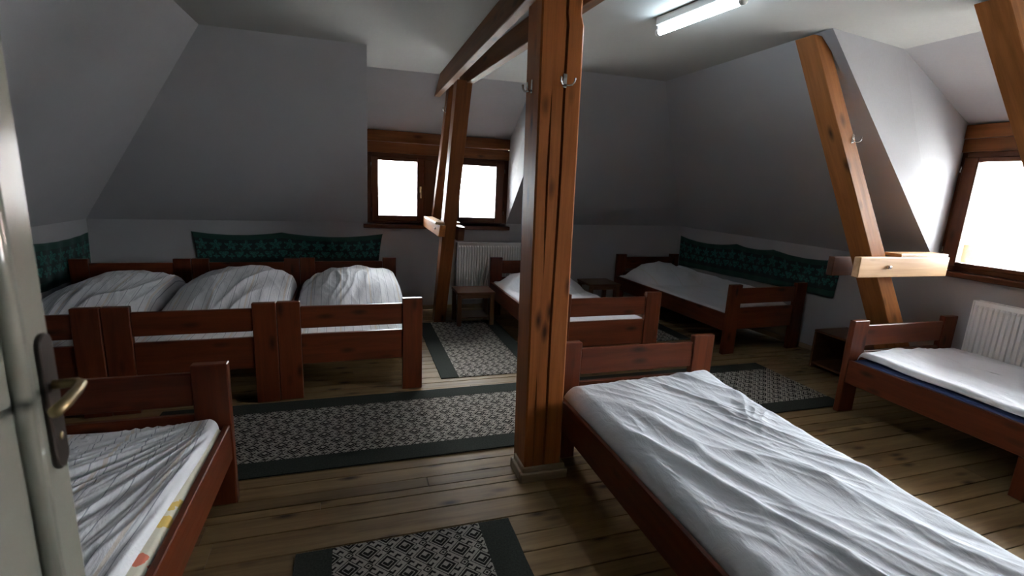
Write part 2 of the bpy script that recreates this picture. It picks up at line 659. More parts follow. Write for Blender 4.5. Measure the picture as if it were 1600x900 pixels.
poly_obj('wall_front', [
    [(XL, 0, 0), (dx0, 0, 0), (dx0, 0, dh), (dx0, 0, HC), (-1.03, 0, HC), (XL, 0, kz(XL))],
    [(dx0, 0, dh), (dx1, 0, dh), (dx1, 0, HC), (dx0, 0, HC)],
    [(dx1, 0, 0), (RK, 0, 0), (RK, 0, 1.10), (2.72, 0, HC), (dx1, 0, HC), (dx1, 0, dh)],
    [(dx0, 0, 0), (dx0, -0.16, 0), (dx0, -0.16, dh), (dx0, 0, dh)],
    [(dx1, 0, 0), (dx1, -0.16, 0), (dx1, -0.16, dh), (dx1, 0, dh)],
    [(dx0, 0, dh), (dx0, -0.16, dh), (dx1, -0.16, dh), (dx1, 0, dh)],
    # corridor behind the doorway
    [(dx0, -0.16, 0), (-1.0, -0.16, 0), (-1.0, -0.16, 2.3), (dx0, -0.16, 2.3)],
    [(dx1, -0.16, 0), (1.2, -0.16, 0), (1.2, -0.16, 2.3), (dx1, -0.16, 2.3)],
    [(dx0, -0.16, dh), (dx1, -0.16, dh), (dx1, -0.16, 2.3), (dx0, -0.16, 2.3)],
    [(-1.0, -0.16, 0), (-1.0, -1.5, 0), (-1.0, -1.5, 2.3), (-1.0, -0.16, 2.3)],
    [(1.2, -0.16, 0), (1.2, -1.5, 0), (1.2, -1.5, 2.3), (1.2, -0.16, 2.3)],
    [(-1.0, -1.5, 0), (1.2, -1.5, 0), (1.2, -1.5, 2.3), (-1.0, -1.5, 2.3)],
    [(-1.0, -1.5, 2.3), (1.2, -1.5, 2.3), (1.2, -0.16, 2.3), (-1.0, -0.16, 2.3)],
    [(-1.0, -1.5, 0), (1.2, -1.5, 0), (1.2, 0, 0), (-1.0, 0, 0)],
], M_wall)
poly_obj('ceiling', [[(-1.03, 0, HC), (-1.026, 3.72, HC), cL, (0.11, 4.18, HC), (0.13, 4.955, HC), (1.72, 4.86, HC), (1.72, 4.14, HC), cR,
                      (2.72, 2.42, HC), (3.473, 2.52, HC), (3.46, 0.34, HC), (2.72, 0.36, HC), (2.72, 0, HC)]], M_ceil)

# floor: dark sub-floor and each board on top of it
fl = poly_obj('floor', [[(XL, 0, -0.022), (RK + 0.1, 0, -0.022), (RK + 0.1, YB, -0.022), (XL, YB, -0.022)]], M_sub)
rows = [1.99, 2.141, 2.269, 2.328, 2.414, 2.523]
ys = list(rows)
while ys[0] > 0.12:
    ys.insert(0, ys[0] - random.choice([0.10, 0.115, 0.13, 0.145, 0.12]))
ys[0] = 0.0
while ys[-1] < YB - 0.12:
    ys.append(ys[-1] + random.choice([0.085, 0.10, 0.112, 0.125, 0.105]))
ys[-1] = YB
for i in range(len(ys) - 1):
    a, b = ys[i] + 0.0026, ys[i + 1] - 0.0026
    cuts = [XL, RK + 0.02]
    k = 2 if i % 2 else 1
    base = [random.uniform(-1.6, 0.9), random.uniform(1.4, 3.9)]
    if abs(ys[i] - 2.269) < 0.01: base = [-0.19, 3.0]
    if abs(ys[i] - 1.99) < 0.01: base = [-0.62, 2.3]
    for q in base[:k]:
        cuts.append(q)
    cuts.sort()
    for j in range(len(cuts) - 1):
        dz = random.uniform(-0.0012, 0.0008)
        board('floor_board', M_floor, (cuts[j] + 0.0008, (a + b) / 2, -0.0105 + dz), (cuts[j + 1] - 0.0008, (a + b) / 2, -0.0105 + dz),
              b - a, 0.021, (0, 0, 1), fl, 0.0016)

for nm, p0, p1 in (('baseboard_back', (XL + .02, YB - 0.012, 0.03), (4.49, YB - 0.012, 0.03)),
                   ('baseboard_right', (4.498, YB - 0.02, 0.03), (4.738, yd0, 0.03)),
                   ('baseboard_left', (XL + 0.012, 0.02, 0.03), (XL + 0.012, YB - 0.02, 0.03))):
    o = board(nm, M_trim, p0, p1, 0.02, 0.055, (0, 0, 1), None, 0.004)
    o['kind'] = 'structure'


# ------------------------------------------------------------------ windows
def window(name, origin, axis_u, inward, W, zb, zt, zhead, gl, sashes, hcol, handle_at=None):
    """origin: point on the wall plane at one jamb, z=0. u runs along the wall, inward points into the room."""
    r = empty(name, origin)
    r['kind'] = 'structure'
    u, n = Vector(axis_u).normalized(), Vector(inward).normalized()
    r.rotation_euler = (0, 0, math.atan2(u.y, u.x))
    sgn = 1 if Vector((-u.y, u.x, 0)).dot(n) > 0 else -1   # local +Y * sgn points inwards

    def bx(nm, mat, u0, u1, d0, d1, z0, z1, par=r, bev=0.003):
        a, b = sorted((d0 * sgn, d1 * sgn))
        return abox(nm, mat, u0, u1, a, b, z0, z1, par, bev)
    # head lintel in two stepped boards
    bx('lintel', M_lint, -0.008, W + 0.008, -0.10, 0.045, zt + (zhead - zt) * 0.5, zhead)
    bx('lintel', M_lint, -0.008, W + 0.008, -0.10, 0.030, zt, zt + (zhead - zt) * 0.5 - 0.003)
    # outer frame
    fw = 0.045
    bx('frame', M_win, -0.012, fw + 0.012, -0.10, 0.0, zb - 0.01, zt)
    bx('frame', M_win, W - fw - 0.012, W + 0.012, -0.10, 0.0, zb - 0.01, zt)
    bx('frame', M_win, fw + 0.012, W - fw - 0.012, -0.10, 0.0, zt - 0.05, zt)
    bx('frame', M_win, fw + 0.012, W - fw - 0.012, -0.10, 0.0, zb - 0.01, zb + 0.05)
    for i in range(len(sashes) - 1):
        bx('mullion', M_win, sashes[i][1] - 0.012, sashes[i + 1][0] + 0.012, -0.10, 0.002, zb + 0.05, zt - 0.05)
    for i, (s0, s1, g0, g1) in enumerate(sashes):
        zs0, zs1 = zb + 0.042, zt - 0.042
        s = empty('sash', (0, 0, 0), 0, r)
        bx('stile', M_win, s0, g0, -0.05, 0.022, zs0, zs1, s, 0.006)
        bx('stile', M_win, g1, s1, -0.05, 0.022, zs0, zs1, s, 0.006)
        bx('rail', M_win, g0, g1, -0.05, 0.022, gl[1], zs1, s, 0.006)
        bx('rail', M_win, g0, g1, -0.05, 0.022, zs0, gl[0], s, 0.006)
        bx('pane', M_glass, g0 - 0.008, g1 + 0.008, -0.040, -0.034, gl[0] - 0.008, gl[1] + 0.008, s, 0.0)
        hx = (s0 - 0.004) if i == 0 else (s1 + 0.004)
        for hz in (zs0 + 0.10, zs1 - 0.12):
            me = tube_mesh([(hx, 0.026 * sgn, hz), (hx, 0.026 * sgn, hz + 0.05)], 0.006, 8)
            link_mesh('hinge', me, M_metal, s)
        if i in (handle_at or []):
            hx = g1 + (s1 - g1) * 0.5 if i == 0 else g0 - (g0 - s0) * 0.5
            hz = (gl[0] + gl[1]) / 2
            h = bx('handle_plate', M_wbrass, hx - 0.012, hx + 0.012, 0.022, 0.028, hz - 0.035, hz + 0.035, s, 0.002)
            me = tube_mesh([(hx, 0.026 * sgn, hz), (hx, 0.055 * sgn, hz), (hx, 0.062 * sgn, hz - 0.02), (hx, 0.064 * sgn, hz - 0.10)], 0.007, 8)
            link_mesh('handle', me, M_wbrass, s)
    return r, bx


# back dormer: u runs +X
w1, bx1 = window('window_1', (0.142, YB, 0), (1, 0, 0), (0, -1, 0), 1.71, 1.075, 1.90, 2.150, (1.180, 1.815),
                 [(0.05, 0.66, 0.128, 0.575), (0.95, 1.66, 1.10, 1.556)], True, handle_at=[0])
bx1('sill', M_win, -0.05, 1.75, -0.10, 0.075, 1.030, 1.075, w1, 0.006)
# right dormer: u runs -Y from the far jamb
w2, bx2 = window('window_2', (RK, yd0 + 0.02, 0), (0, -1, 0), (-1, 0, 0), 2.50, 1.075, 2.035, 2.245, (1.150, 1.955),
                 [(0.05, 0.80, 0.150, 0.70), (0.87, 1.63, 0.97, 1.53), (1.70, 2.45, 1.80, 2.35)], True, handle_at=[0])
bx2('sill', M_win, -0.02, 2.52, -0.10, 0.075, 1.030, 1.075, w2, 0.006)

# ------------------------------------------------------------------ door leaf, swung open beside the camera
door = empty('door_1', (-0.345, 0.0, 0.0), math.radians(5.7))
door['kind'] = 'structure'
DW = 0.853
xt = -0.042
# leaf: stiles, rails and recessed panels (leaf lies in the plane x=0, thickness to -x)
for y0, y1, z0, z1, nm in ((0.04, 0.15, 0.01, 2.05, 'stile'), (DW - 0.064, DW, 0.01, 2.05, 'stile'),
                           (0.15, DW - 0.064, 0.01, 0.24, 'rail'), (0.15, DW - 0.064, 1.93, 2.05, 'rail'), (0.15, DW - 0.064, 0.86, 0.98, 'rail')):
    abox(nm, M_door, xt, 0, y0, y1, z0, z1, door, 0.003)
for z0, z1 in ((0.24, 0.86), (0.98, 1.93)):
    p = abox('door_panel', M_door, xt + 0.012, -0.014, 0.15, DW - 0.064, z0, z1, door, 0.0)
    y0, y1 = 0.15, DW - 0.064
    for a, b in (((y0, z0), (y1, z0)), ((y1, z0), (y1, z1)), ((y1, z1), (y0, z1)), ((y0, z1), (y0, z0))):
        c0, c1 = (y0 + y1) / 2, (z0 + z1) / 2
        def inn(q): return (q[0] + (0.014 if q[0] < c0 else -0.014), q[1] + (0.014 if q[1] < c1 else -0.014))
        A, B = inn(a), inn(b)
        me = tube_mesh([(-0.009, A[0], A[1]), (-0.009, B[0], B[1])], 0.012, 8)
        link_mesh('moulding', me, M_door, door)
# lock plate with rounded ends
pw, pz0, pz1, py = 0.019, 1.158, 1.366, DW - 0.030
out = []
for k in range(9):
    a = PI * k / 8
    out.append((py + pw * math.cos(a), pz1 - pw + pw * math.sin(a)))
for k in range(9):
    a = PI + PI * k / 8
    out.append((py + pw * math.cos(a), pz0 + pw + pw * math.sin(a)))
nn = len(out)
V = [(0.0, a, b) for a, b in out] + [(0.008, a, b) for a, b in out]
F = [tuple(range(nn)), tuple(range(nn, 2 * nn))[::-1]] + [(i, (i + 1) % nn, nn + (i + 1) % nn, nn + i) for i in range(nn)]
pl = link_mesh('lock_plate', bevel_mesh(mesh('m', V, F), 0.002), M_dmetal, door)
me = tube_mesh([(0.004, py, 1.288), (0.020, py, 1.288), (0.036, py, 1.289), (0.043, py - 0.007, 1.289), (0.045, py - 0.030, 1.288), (0.044, py - 0.065, 1.285), (0.041, py - 0.092, 1.283)],
               0.006, 10, radii=[0.007, 0.0065, 0.0065, 0.0065, 0.007, 0.0078, 0.008])
tag(link_mesh('door_handle', me, M_brass, pl), 'worn brass lever')
link_mesh('keyhole', tube_mesh([(0.007, py, 1.208), (0.0095, py, 1.208)], 0.006, 10), M_brass, pl)

# ------------------------------------------------------------------ timber frame


def hexa(name, mat, bot, top, parent=None, bev=0.004):
    """prism between two 4-corner rings, mesh stored so local X is the long axis"""
    bot = [Vector(b) for b in bot]
    top = [Vector(b) for b in top]
    cb = sum(bot, Vector()) / 4
    ct = sum(top, Vector()) / 4
    x = (ct - cb).normalized()
    y = (bot[1] - bot[0])
    y = (y - x * y.dot(x)).normalized()
    z = x.cross(y)
    R = Matrix((x, y, z)).transposed().to_4x4()
    Mx = Matrix.Translation(cb) @ R
    Mi = Mx.inverted()
    me = mesh(name, [Mi @ b for b in bot] + [Mi @ b for b in top], BOXF)
    bevel_mesh(me, bev)
    o = link_mesh(name, me, mat, parent)
    o.matrix_local = Mx
    return o


def hook(loc, nrm, label, side):
    """double coat hook: small plate and two upturned prongs; nrm = outward normal"""
    r = empty('coat_hook', loc, math.atan2(nrm[1], nrm[0]))
    tag(r, label, 'hook', 'coat hooks screwed to the timbers')
    abox('hook_plate', M_metal, 0, 0.004, -0.010, 0.010, -0.022, 0.040, r, 0.001)
    for s in side:
        me = tube_mesh([(0.003, 0, -0.010), (0.018, s * 0.012, -0.014), (0.030, s * 0.026, -0.012), (0.036, s * 0.034, 0.0), (0.037, s * 0.036, 0.018)], 0.0045, 8,
                       radii=[0.005, 0.0045, 0.0045, 0.0045, 0.0055])
        link_mesh('prong', me, M_metal, r)
    return r


# central column: long drying cracks are cut into its front face
def column():
    r = empty('timber_post', (0.98, 2.35, 0))
    tag(r, 'massive reddish timber post with long drying cracks standing mid room', 'post')
    nz = 60
    V, F = [], []
    cr = [  # cracks: (position across front 0..1 as function of height, z range, max half width, depth)
        (lambda z: 0.56 + 0.06 * (z - 1.2) / 1.3 + 0.010 * math.sin(z * 5), (0.0, 2.6), 0.0065, 0.05),
        (lambda z: 0.22 + 0.02 * math.sin(z * 4), (0.02, 0.62), 0.006, 0.04),
        (lambda z: 0.30 + 0.02 * math.sin(z * 3), (1.15, 2.05), 0.0055, 0.035),
    ]
    ring_n = None
    for i in range(nz + 1):
        z = HC * i / nz
        f = z / 2.5
        xl = 0.865 + (0.820 - 0.865) * f
        xr = 1.082 + (1.036 - 1.082) * f
        yf = 2.255
        yb = 2.44
        if z > 2.38: xr -= 0.014
        ring = [(xl, yb), (xl + 0.0, yf + 0.008), (xl + 0.008, yf)]
        marks = []
        for pos, (z0, z1), hw, dep in cr:
            p = pos(z)
            if z0 <= z <= z1:
                e = min(1.0, (z - z0) / 0.25 + (1 if z0 == 0 else 0), (z1 - z) / 0.25 + (1 if z1 == 2.6 else 0))
            else:
                e = 0
            marks.append((p, hw * e + 0.0002, dep * e))
        marks.sort()
        for p, w, dp in marks:
            x = xl + (xr - xl) * p
            ring += [(x - w, yf), (x, yf + dp + 0.0001), (x + w, yf)]
        ring += [(xr - 0.010, yf), (xr, yf + 0.010), (xr, yb)]
        ring_n = len(ring)
        for (x, y) in ring:
            V.append((z, x - 0.98, y - 2.35))   # local X = up
    for i in range(nz):
        for k in range(ring_n):
            k2 = (k + 1) % ring_n
            F.append((i * ring_n + k, i * ring_n + k2, (i + 1) * ring_n + k2, (i + 1) * ring_n + k))
    F.append(tuple(range(ring_n)))
    F.append(tuple(range(nz * ring_n, (nz + 1) * ring_n))[::-1])
    me = mesh('m', V, F)
    bm = bmesh.new(); bm.from_mesh(me); bmesh.ops.recalc_face_normals(bm, faces=bm.faces); bm.to_mesh(me); bm.free()
    o = link_mesh('shaft', me, M_post, r)
    # local (x,y,z) -> (y, z, x)
    o.matrix_local = Matrix(((0, 1, 0, 0), (0, 0, 1, 0), (1, 0, 0, 0), (0, 0, 0, 1)))
    # two-step wooden skirt round the foot
    x0, x1, y0, y1 = 0.860 - 0.98, 1.088 - 0.98, 2.250 - 2.35, 2.395 - 2.35
    for g, h, t in ((0.024, 0.055, 'skirt_board'), (0.010, 0.085, 'skirt_board')):
        abox(t, M_trim, x0 - g, x1 + g, y0 - g, y0 + 0.004, 0.0, h, r, 0.004)
        abox(t, M_trim, x0 - g, x1 + g, y1 - 0.004, y1 + g, 0.0, h, r, 0.004)
        abox(t, M_trim, x0 - g, x0 + 0.004, y0 + 0.004, y1 - 0.004, 0.0, h, r, 0.004)
        abox(t, M_trim, x1 - 0.004, x1 + g, y0 + 0.004, y1 - 0.004, 0.0, h, r, 0.004)


column()
hook((0.955, 2.255, 2.085), (0, -1), 'nickel double coat hook on the front face of the central post', (-1, 1))
hook((0.823, 2.34, 2.06), (-1, 0), 'nickel coat hook on the left face of the central post', (-1, 1))

# twin tie beams under the ceiling, gripping post and strut
o = hexa('ceiling_beam', M_old,
         [(0.770, 0.02, 2.45), (0.825, 0.02, 2.45), (0.825, 0.02, HC - 0.004), (0.770, 0.02, HC - 0.004)],
         [(0.785, 5.20, 2.44), (0.845, 5.20, 2.44), (0.845, 4.84, HC - 0.004), (0.785, 4.84, HC - 0.004)])
tag(o, 'long brown tie beam with bevelled end, left of the pair under the ceiling', 'beam')
o = hexa('ceiling_beam', M_old,
         [(1.055, 2.20, 2.45), (1.115, 2.20, 2.45), (1.115, 2.20, HC - 0.004), (1.055, 2.20, HC - 0.004)],
         [(0.920, 4.60, 2.44), (0.985, 4.60, 2.44), (0.985, 4.60, HC - 0.004), (0.920, 4.60, HC - 0.004)])
tag(o, 'brown tie beam right of the pair, running from central post to window strut', 'beam')

# back strut leaning to the window wall and the slimmer rafter behind it
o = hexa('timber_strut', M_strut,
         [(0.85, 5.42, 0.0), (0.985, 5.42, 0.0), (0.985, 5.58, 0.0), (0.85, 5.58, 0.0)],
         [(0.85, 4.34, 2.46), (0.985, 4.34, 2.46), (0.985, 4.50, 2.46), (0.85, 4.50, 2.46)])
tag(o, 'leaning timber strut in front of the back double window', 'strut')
o = hexa('rafter_post', M_lint,
         [(0.885, 5.86, 1.17), (0.985, 5.86, 1.17), (0.985, 5.97, 1.17), (0.885, 5.97, 1.17)],
         [(0.885, 4.90, 2.52), (0.985, 4.90, 2.52), (0.985, 5.05, 2.52), (0.885, 5.05, 2.52)])
tag(o, 'slim slanting timber against the back window, behind the leaning strut', 'timber')
o = hexa('timber_crosspiece', M_beam,
         [(0.785, 4.80, 1.065), (0.847, 4.80, 1.065), (0.847, 4.72, 1.185), (0.785, 4.72, 1.185)],
         [(0.785, 5.94, 1.065), (0.847, 5.94, 1.065), (0.847, 5.94, 1.185), (0.785, 5.94, 1.185)])
tag(o, 'short pale crosspiece on the left side of the back strut', 'crosspiece')
o = hexa('timber_crosspiece', M_win,
         [(0.988, 4.86, 1.02), (1.055, 4.86, 1.02), (1.055, 4.80, 1.165), (0.988, 4.80, 1.165)],
         [(0.988, 5.94, 1.02), (1.055, 5.94, 1.02), (1.055, 5.94, 1.165), (0.988, 5.94, 1.165)])
tag(o, 'dark crosspiece on the right side of the back strut', 'crosspiece')
o = board('offcut_board', M_pale, (0.80, 4.80, 1.198), (0.80, 5.60, 1.198), 0.095, 0.022)
tag(o, 'thin flat pale board lying on the left crosspiece of the back strut', 'board')
o = board('offcut_board', M_pale, (1.03, 5.10, 1.177), (1.03, 5.75, 1.177), 0.07, 0.022)
tag(o, 'thin flat board lying on the dark crosspiece right of the back strut', 'board')
o = link_mesh('bolt', tube_mesh([(0.787, 4.98, 1.13), (0.772, 4.98, 1.13)], 0.010, 6), M_metal)
tag(o, 'bolt head in the pale crosspiece of the back strut', 'bolt')
hook((0.884, 5.06, 2.03 + 0.27), (-1, 0), 'small coat hook high on the slim timber by the back window', (1,))

# right strut leaning out to the right wall
o = hexa('timber_strut', M_beam,
         [(4.470, 2.628, 0.0), (4.650, 2.628, 0.0), (4.650, 2.835, 0.0), (4.470, 2.835, 0.0)],
         [(2.680, 2.510, 2.585), (2.795, 2.510, 2.585), (2.795, 2.650, 2.585), (2.680, 2.650, 2.585)])
tag(o, 'thick orange pine strut leaning to the right, with knots and coat hook', 'strut')
STRUT1 = o
o = board('timber_crosspiece', M_pale, (3.455, 2.545, 1.137), (4.40, 2.545, 1.137), 0.052, 0.15, (0, 0, 1), None, 0.005)
tag(o, 'bright pale pine crosspiece bolted to the front of the right strut', 'crosspiece')
o = board('timber_crosspiece', M_win, (3.55, 2.822, 1.098), (4.40, 2.822, 1.098), 0.052, 0.15, (0, 0, 1), None, 0.005)
tag(o, 'dark crosspiece behind the right strut, its end jutting out left', 'crosspiece')
o = board('offcut_board', M_pale, (3.86, 2.585, 1.224), (4.38, 2.585, 1.224), 0.13, 0.024)
tag(o, 'short flat board laid on top of the right strut crosspieces', 'board')
o = link_mesh('bolt', tube_mesh([(3.74, 2.522, 1.14), (3.74, 2.497, 1.14)], 0.014, 6), M_metal)
tag(o, 'bolt in the bright crosspiece of the right strut', 'bolt')
hook((3.185, 2.538, 2.005), (0, -1), 'nickel coat hook halfway up the right leaning strut', (1,))

# second right strut at the frame corner
o = hexa('timber_strut', M_beam,
         [(4.52, 1.70, 0.92), (4.66, 1.70, 0.92), (4.66, 1.84, 0.92), (4.52, 1.84, 0.92)],
         [(2.94, 1.70, 2.585), (3.12, 1.70, 2.585), (3.12, 1.84, 2.585), (2.94, 1.84, 2.585)])
tag(o, 'slanting orange timber at the upper right corner, before the right window', 'strut')

# ------------------------------------------------------------------ ceiling lamp
lamp = empty('ceiling_lamp', (1.765, 2.42, HC), math.atan2(0.57, -0.07) - PI / 2)
tag(lamp, 'lit white fluorescent tube fixture on the ceiling', 'lamp')
abox('lamp_housing', M_rad, -0.028, 0.028, -0.30, 0.30, -0.045, 0.0, lamp, 0.004)
link_mesh('lamp_tube', tube_mesh([(0, -0.290, -0.078), (0, 0.290, -0.078)], 0.017, 16), M_tube, lamp)
for s in (-1, 1):
    link_mesh('lamp_holder', tube_mesh([(0, s * 0.286, -0.078), (0, s * 0.308, -0.078)], 0.020, 12), M_rad, lamp)
    abox('lamp_bracket', M_rad, -0.012, 0.012, s * 0.298 - 0.006, s * 0.298 + 0.006, -0.080, -0.040, lamp, 0.001)


# ------------------------------------------------------------------ radiators
def radiator(u0, u1, z0, z1, place, label, dirs):
    """place(u, d, z): d = distance out from the wall"""
    r = empty('radiator', place((u0 + u1) / 2, 0.05, 0))
    tag(r, label, 'radiator')
    c = Vector(place((u0 + u1) / 2, 0.05, 0))
    n = int((u1 - u0) / 0.0333)
    V, F = [], []
    # front and back pressed panels with vertical flutes
    for d0, sg in ((0.095, 1), (0.045, -1)):
        b = len(V)
        st = []
        uu = u0
        p = (u1 - u0) / n
        for i in range(n):
            for a, e in ((0.0, 0), (0.28, 0), (0.40, 1), (0.88, 1)):
                st.append((u0 + (i + a) * p, e * 0.014 * sg))
        st.append((u1, 0))
        zz = [z0, z0 + 0.03, z0 + 0.05, z1 - 0.05, z1 - 0.03, z1]
        for z in zz:
            e = 0 if z in (z0, z1, zz[1], zz[-2]) else 1
            for (q, dd) in st:
                V.append(Vector(place(q, d0 + dd * e, z)) - c)
        m = len(st)
        for i in range(len(zz) - 1):
            for k in range(m - 1):
                F.append((b + i * m + k, b + i * m + k + 1, b + (i + 1) * m + k + 1, b + (i + 1) * m + k))
    link_mesh('panel', mesh('m', V, F), M_rad, r)
    # side covers and top grille
    def bxx(nm, a0, a1, d0, d1, za, zb):
        pts = [Vector(place(q, d, z)) - c for (q, d, z) in
               ((a0, d0, za), (a1, d0, za), (a1, d1, za), (a0, d1, za), (a0, d0, zb), (a1, d0, zb), (a1, d1, zb), (a0, d1, zb))]
        link_mesh(nm, bevel_mesh(mesh('m', pts, BOXF), 0.002), M_rad, r)
    bxx('side_cover', u0 - 0.006, u0 + 0.004, 0.034, 0.106, z0 + 0.01, z1 + 0.006)
    bxx('side_cover', u1 - 0.004, u1 + 0.006, 0.034, 0.106, z0 + 0.01, z1 + 0.006)
    bxx('top_grille', u0, u1, 0.036, 0.042, z1 - 0.004, z1 + 0.006)
    bxx('top_grille', u0, u1, 0.098, 0.104, z1 - 0.004, z1 + 0.006)
    k = int((u1 - u0) / 0.03)
    for i in range(k):
        q = u0 + (i + 0.5) * (u1 - u0) / k
        bxx('grille_bar', q - 0.004, q + 0.004, 0.04, 0.10, z1 - 0.002, z1 + 0.003)
    for q in (u0 + 0.1, u1 - 0.1):
        bxx('bracket', q - 0.015, q + 0.015, 0.0, 0.04, z0 + 0.05, z1 - 0.05)


radiator(1.215, 2.16, 0.14, 0.865, lambda u, d, z: (u, YB - d, z), 'white ribbed panel radiator under the back window', 1)
radiator(-2.43, -1.35, 0.15, 0.88, lambda u, d, z: (RK - d, -u, z), 'white ribbed panel radiator under the right window', 1)


# ------------------------------------------------------------------ bedside tables
def stool(x, y, w, d, h, label):
    r = empty('bedside_table', (x, y, 0))
    tag(r, label, 'bedside table')
    abox('table_top', M_stool, -w / 2, w / 2, -d / 2, d / 2, h - 0.028, h, r, 0.004)
    for sx in (-1, 1):
        for sy in (-1, 1):
            abox('leg', M_stool, sx * (w / 2 - 0.03) - 0.025, sx * (w / 2 - 0.03) + 0.025, sy * (d / 2 - 0.03) - 0.020, sy * (d / 2 - 0.03) + 0.020, 0, h - 0.028, r, 0.003)
    for sy in (-1, 1):
        abox('apron', M_stool, -w / 2 + 0.056, w / 2 - 0.056, sy * (d / 2 - 0.03) - 0.009, sy * (d / 2 - 0.03) + 0.009, h - 0.075, h - 0.029, r, 0.002)
    abox('shelf', M_stool, -w / 2 + 0.056, w / 2 - 0.056, -d / 2 + 0.03, d / 2 - 0.03, 0.09, 0.106, r, 0.002)
    return r


stool(1.29, 5.36, 0.44, 0.36, 0.40, 'small square wooden bedside table in front of the back radiator')
stool(3.08, 5.68, 0.44, 0.40, 0.40, 'dark wooden bedside table between the two beds at the back right')
# open-sided box table by the right wall
r = empty('bedside_table', (4.42, 3.19, 0), 0.0)
tag(r, 'dark open fronted box bedside table by the right wall', 'bedside table')
w, d, h = 0.42, 0.38, 0.38
abox('table_top', M_stool, -w / 2, w / 2, -d / 2, d / 2, h - 0.022, h, r, 0.003)
abox('bottom_board', M_stool, -w / 2, w / 2, -d / 2 + 0.022, d / 2 - 0.022, 0.04, 0.062, r, 0.003)
for s in (-1, 1):
    abox('side_panel', M_stool, -w / 2, w / 2, s * (d / 2 - 0.011) - 0.010, s * (d / 2 - 0.011) + 0.010, 0.0, h - 0.023, r, 0.003)
abox('back_panel', M_stool, w / 2 - 0.012, w / 2, -d / 2 + 0.022, d / 2 - 0.022, 0.064, h - 0.024, r, 0.0)


# ------------------------------------------------------------------ beds
def bed(fl, W, L, rot, label, midleg=None):
    """fl = foot-left outer corner on the floor; local origin there, +X right, +Y to the head"""
    r = empty('bed', (fl[0], fl[1], 0), math.radians(rot))
    tag(r, label, 'bed')
    pw, pt, H = 0.150, 0.045, 0.73
    for x in (0, W - pw):
        for y in (0, L - pt):
            abox('leg', M_bed, x, x + pw, y, y + pt, 0, H, r, 0.004)
    for y, s in ((0.010, 0), (L - 0.038, 1)):
        nm = 'footboard' if s == 0 else 'headboard'
        abox(nm, M_bed, pw + 0.001, W - pw - 0.001, y, y + 0.028, 0.530, 0.690, r, 0.004)
        abox(nm, M_bed, pw + 0.001, W - pw - 0.001, y, y + 0.028, 0.260, 0.485, r, 0.004)
    for x in (0.006, W - 0.034):
        abox('side_rail', M_bed, x, x + 0.028, pt + 0.001, L - pt - 0.001, 0.245, 0.425, r, 0.004)
    n = 9
    for i in range(n):
        y = 0.10 + (L - 0.2) * i / (n - 1)
        abox('slat', M_trim, 0.036, W - 0.036, y - 0.03, y + 0.03, 0.270, 0.288, r, 0.0)
    if midleg:
        abox('leg', M_bed, 0.0, 0.03, midleg - 0.15, midleg, 0, 0.244, r, 0.003)
    return r


def mattress(b, W, L, z0, z1, mat, label, ins=0.04):
    nx, ny = 14, 26
    me = box_mesh(ins, W - ins, 0.06, L - 0.05, z0, z1, 0.028)
    bm = bmesh.new(); bm.from_mesh(me)
    bmesh.ops.bevel(bm, geom=[e for e in bm.edges], offset=0.006, segments=1, affect='EDGES')
    uvl = bm.loops.layers.uv.new('UVMap')
    for f in bm.faces:
        f.smooth = True
        for lp in f.loops:
            lp[uvl].uv = (lp.vert.co.x + lp.vert.co.z, lp.vert.co.y)
    bm.to_mesh(me); bm.free()
    o = link_mesh('mattress', me, mat)
    o.matrix_world = b.matrix_basis.copy()
    tag(o, label, 'mattress')
    return o


def sheet(b, W, L, mat, label, fn, name='bed_sheet', zt=0.45, drop=0.07, ins=0.03, nx=110, ny=200, y0=0.055, y1=None, end_drop=0.05, cat='sheet', R=0.035):
    """cloth over the mattress. fn(X, Y, w) -> height offset; X,Y in bed frame metres; w = 0..1 weight, falls off over the edge"""
    y1 = y1 if y1 is not None else L - 0.055
    hw = W / 2 - ins
    s = np.linspace(-(hw + drop), hw + drop, nx)
    t = np.linspace(-(end_drop), (y1 - y0) + end_drop, ny)

    def wrap(q, half):
        """arc-length q from centre -> horizontal pos, drop"""
        a = np.abs(q)
        flat = half - R
        arc = R * PI / 2
        th = np.clip((a - flat) / R, 0, PI / 2)
        h = np.where(a <= flat, a, flat + R * np.sin(th))
        dz = np.where(a <= flat, 0, -R * (1 - np.cos(th)))
        dz = dz - np.clip(a - flat - arc, 0, None)
        return np.sign(q) * h, dz
    S, T = np.meshgrid(s, t)
    px, dzx = wrap(S, hw)
    cy = (y1 - y0) / 2
    py, dzy = wrap(T - cy, cy)
    X = W / 2 + px
    Y = y0 + cy + py
    wgt = np.clip(1 + dzx / 0.05, 0.0, 1) * np.clip(1 + dzy / 0.05, 0.0, 1)
    Z = zt + dzx + dzy
    res = fn(X, Y, wgt, S, T)
    if isinstance(res, tuple):
        dxx, dyy, dz = res
        X = X + dxx; Y = Y + dyy
    else:
        dz = res
    Z = Z + dz
    V = np.stack([X, Y, Z], -1).reshape(-1, 3)
    F = []
    for j in range(ny - 1):
        for i in range(nx - 1):
            k = j * nx + i
            F.append((k, k + 1, k + nx + 1, k + nx))
    me = bpy.data.meshes.new(name)
    me.from_pydata(V.tolist(), [], F)
    uvl = me.uv_layers.new(name='UVMap')
    li = np.empty(len(me.loops), int)
    me.loops.foreach_get('vertex_index', li)
    U = np.stack([S.reshape(-1), T.reshape(-1)], -1)[li]
    uvl.data.foreach_set('uv', U.reshape(-1))
    me.polygons.foreach_set('use_smooth', [True] * len(me.polygons))
    me.update()
    o = link_mesh(name, me, mat)
    so = o.modifiers.new('thickness', 'SOLIDIFY')
    so.thickness = 0.004
    so.offset = -1
    o.matrix_world = b.matrix_basis.copy()
    tag(o, label, cat)
    return o


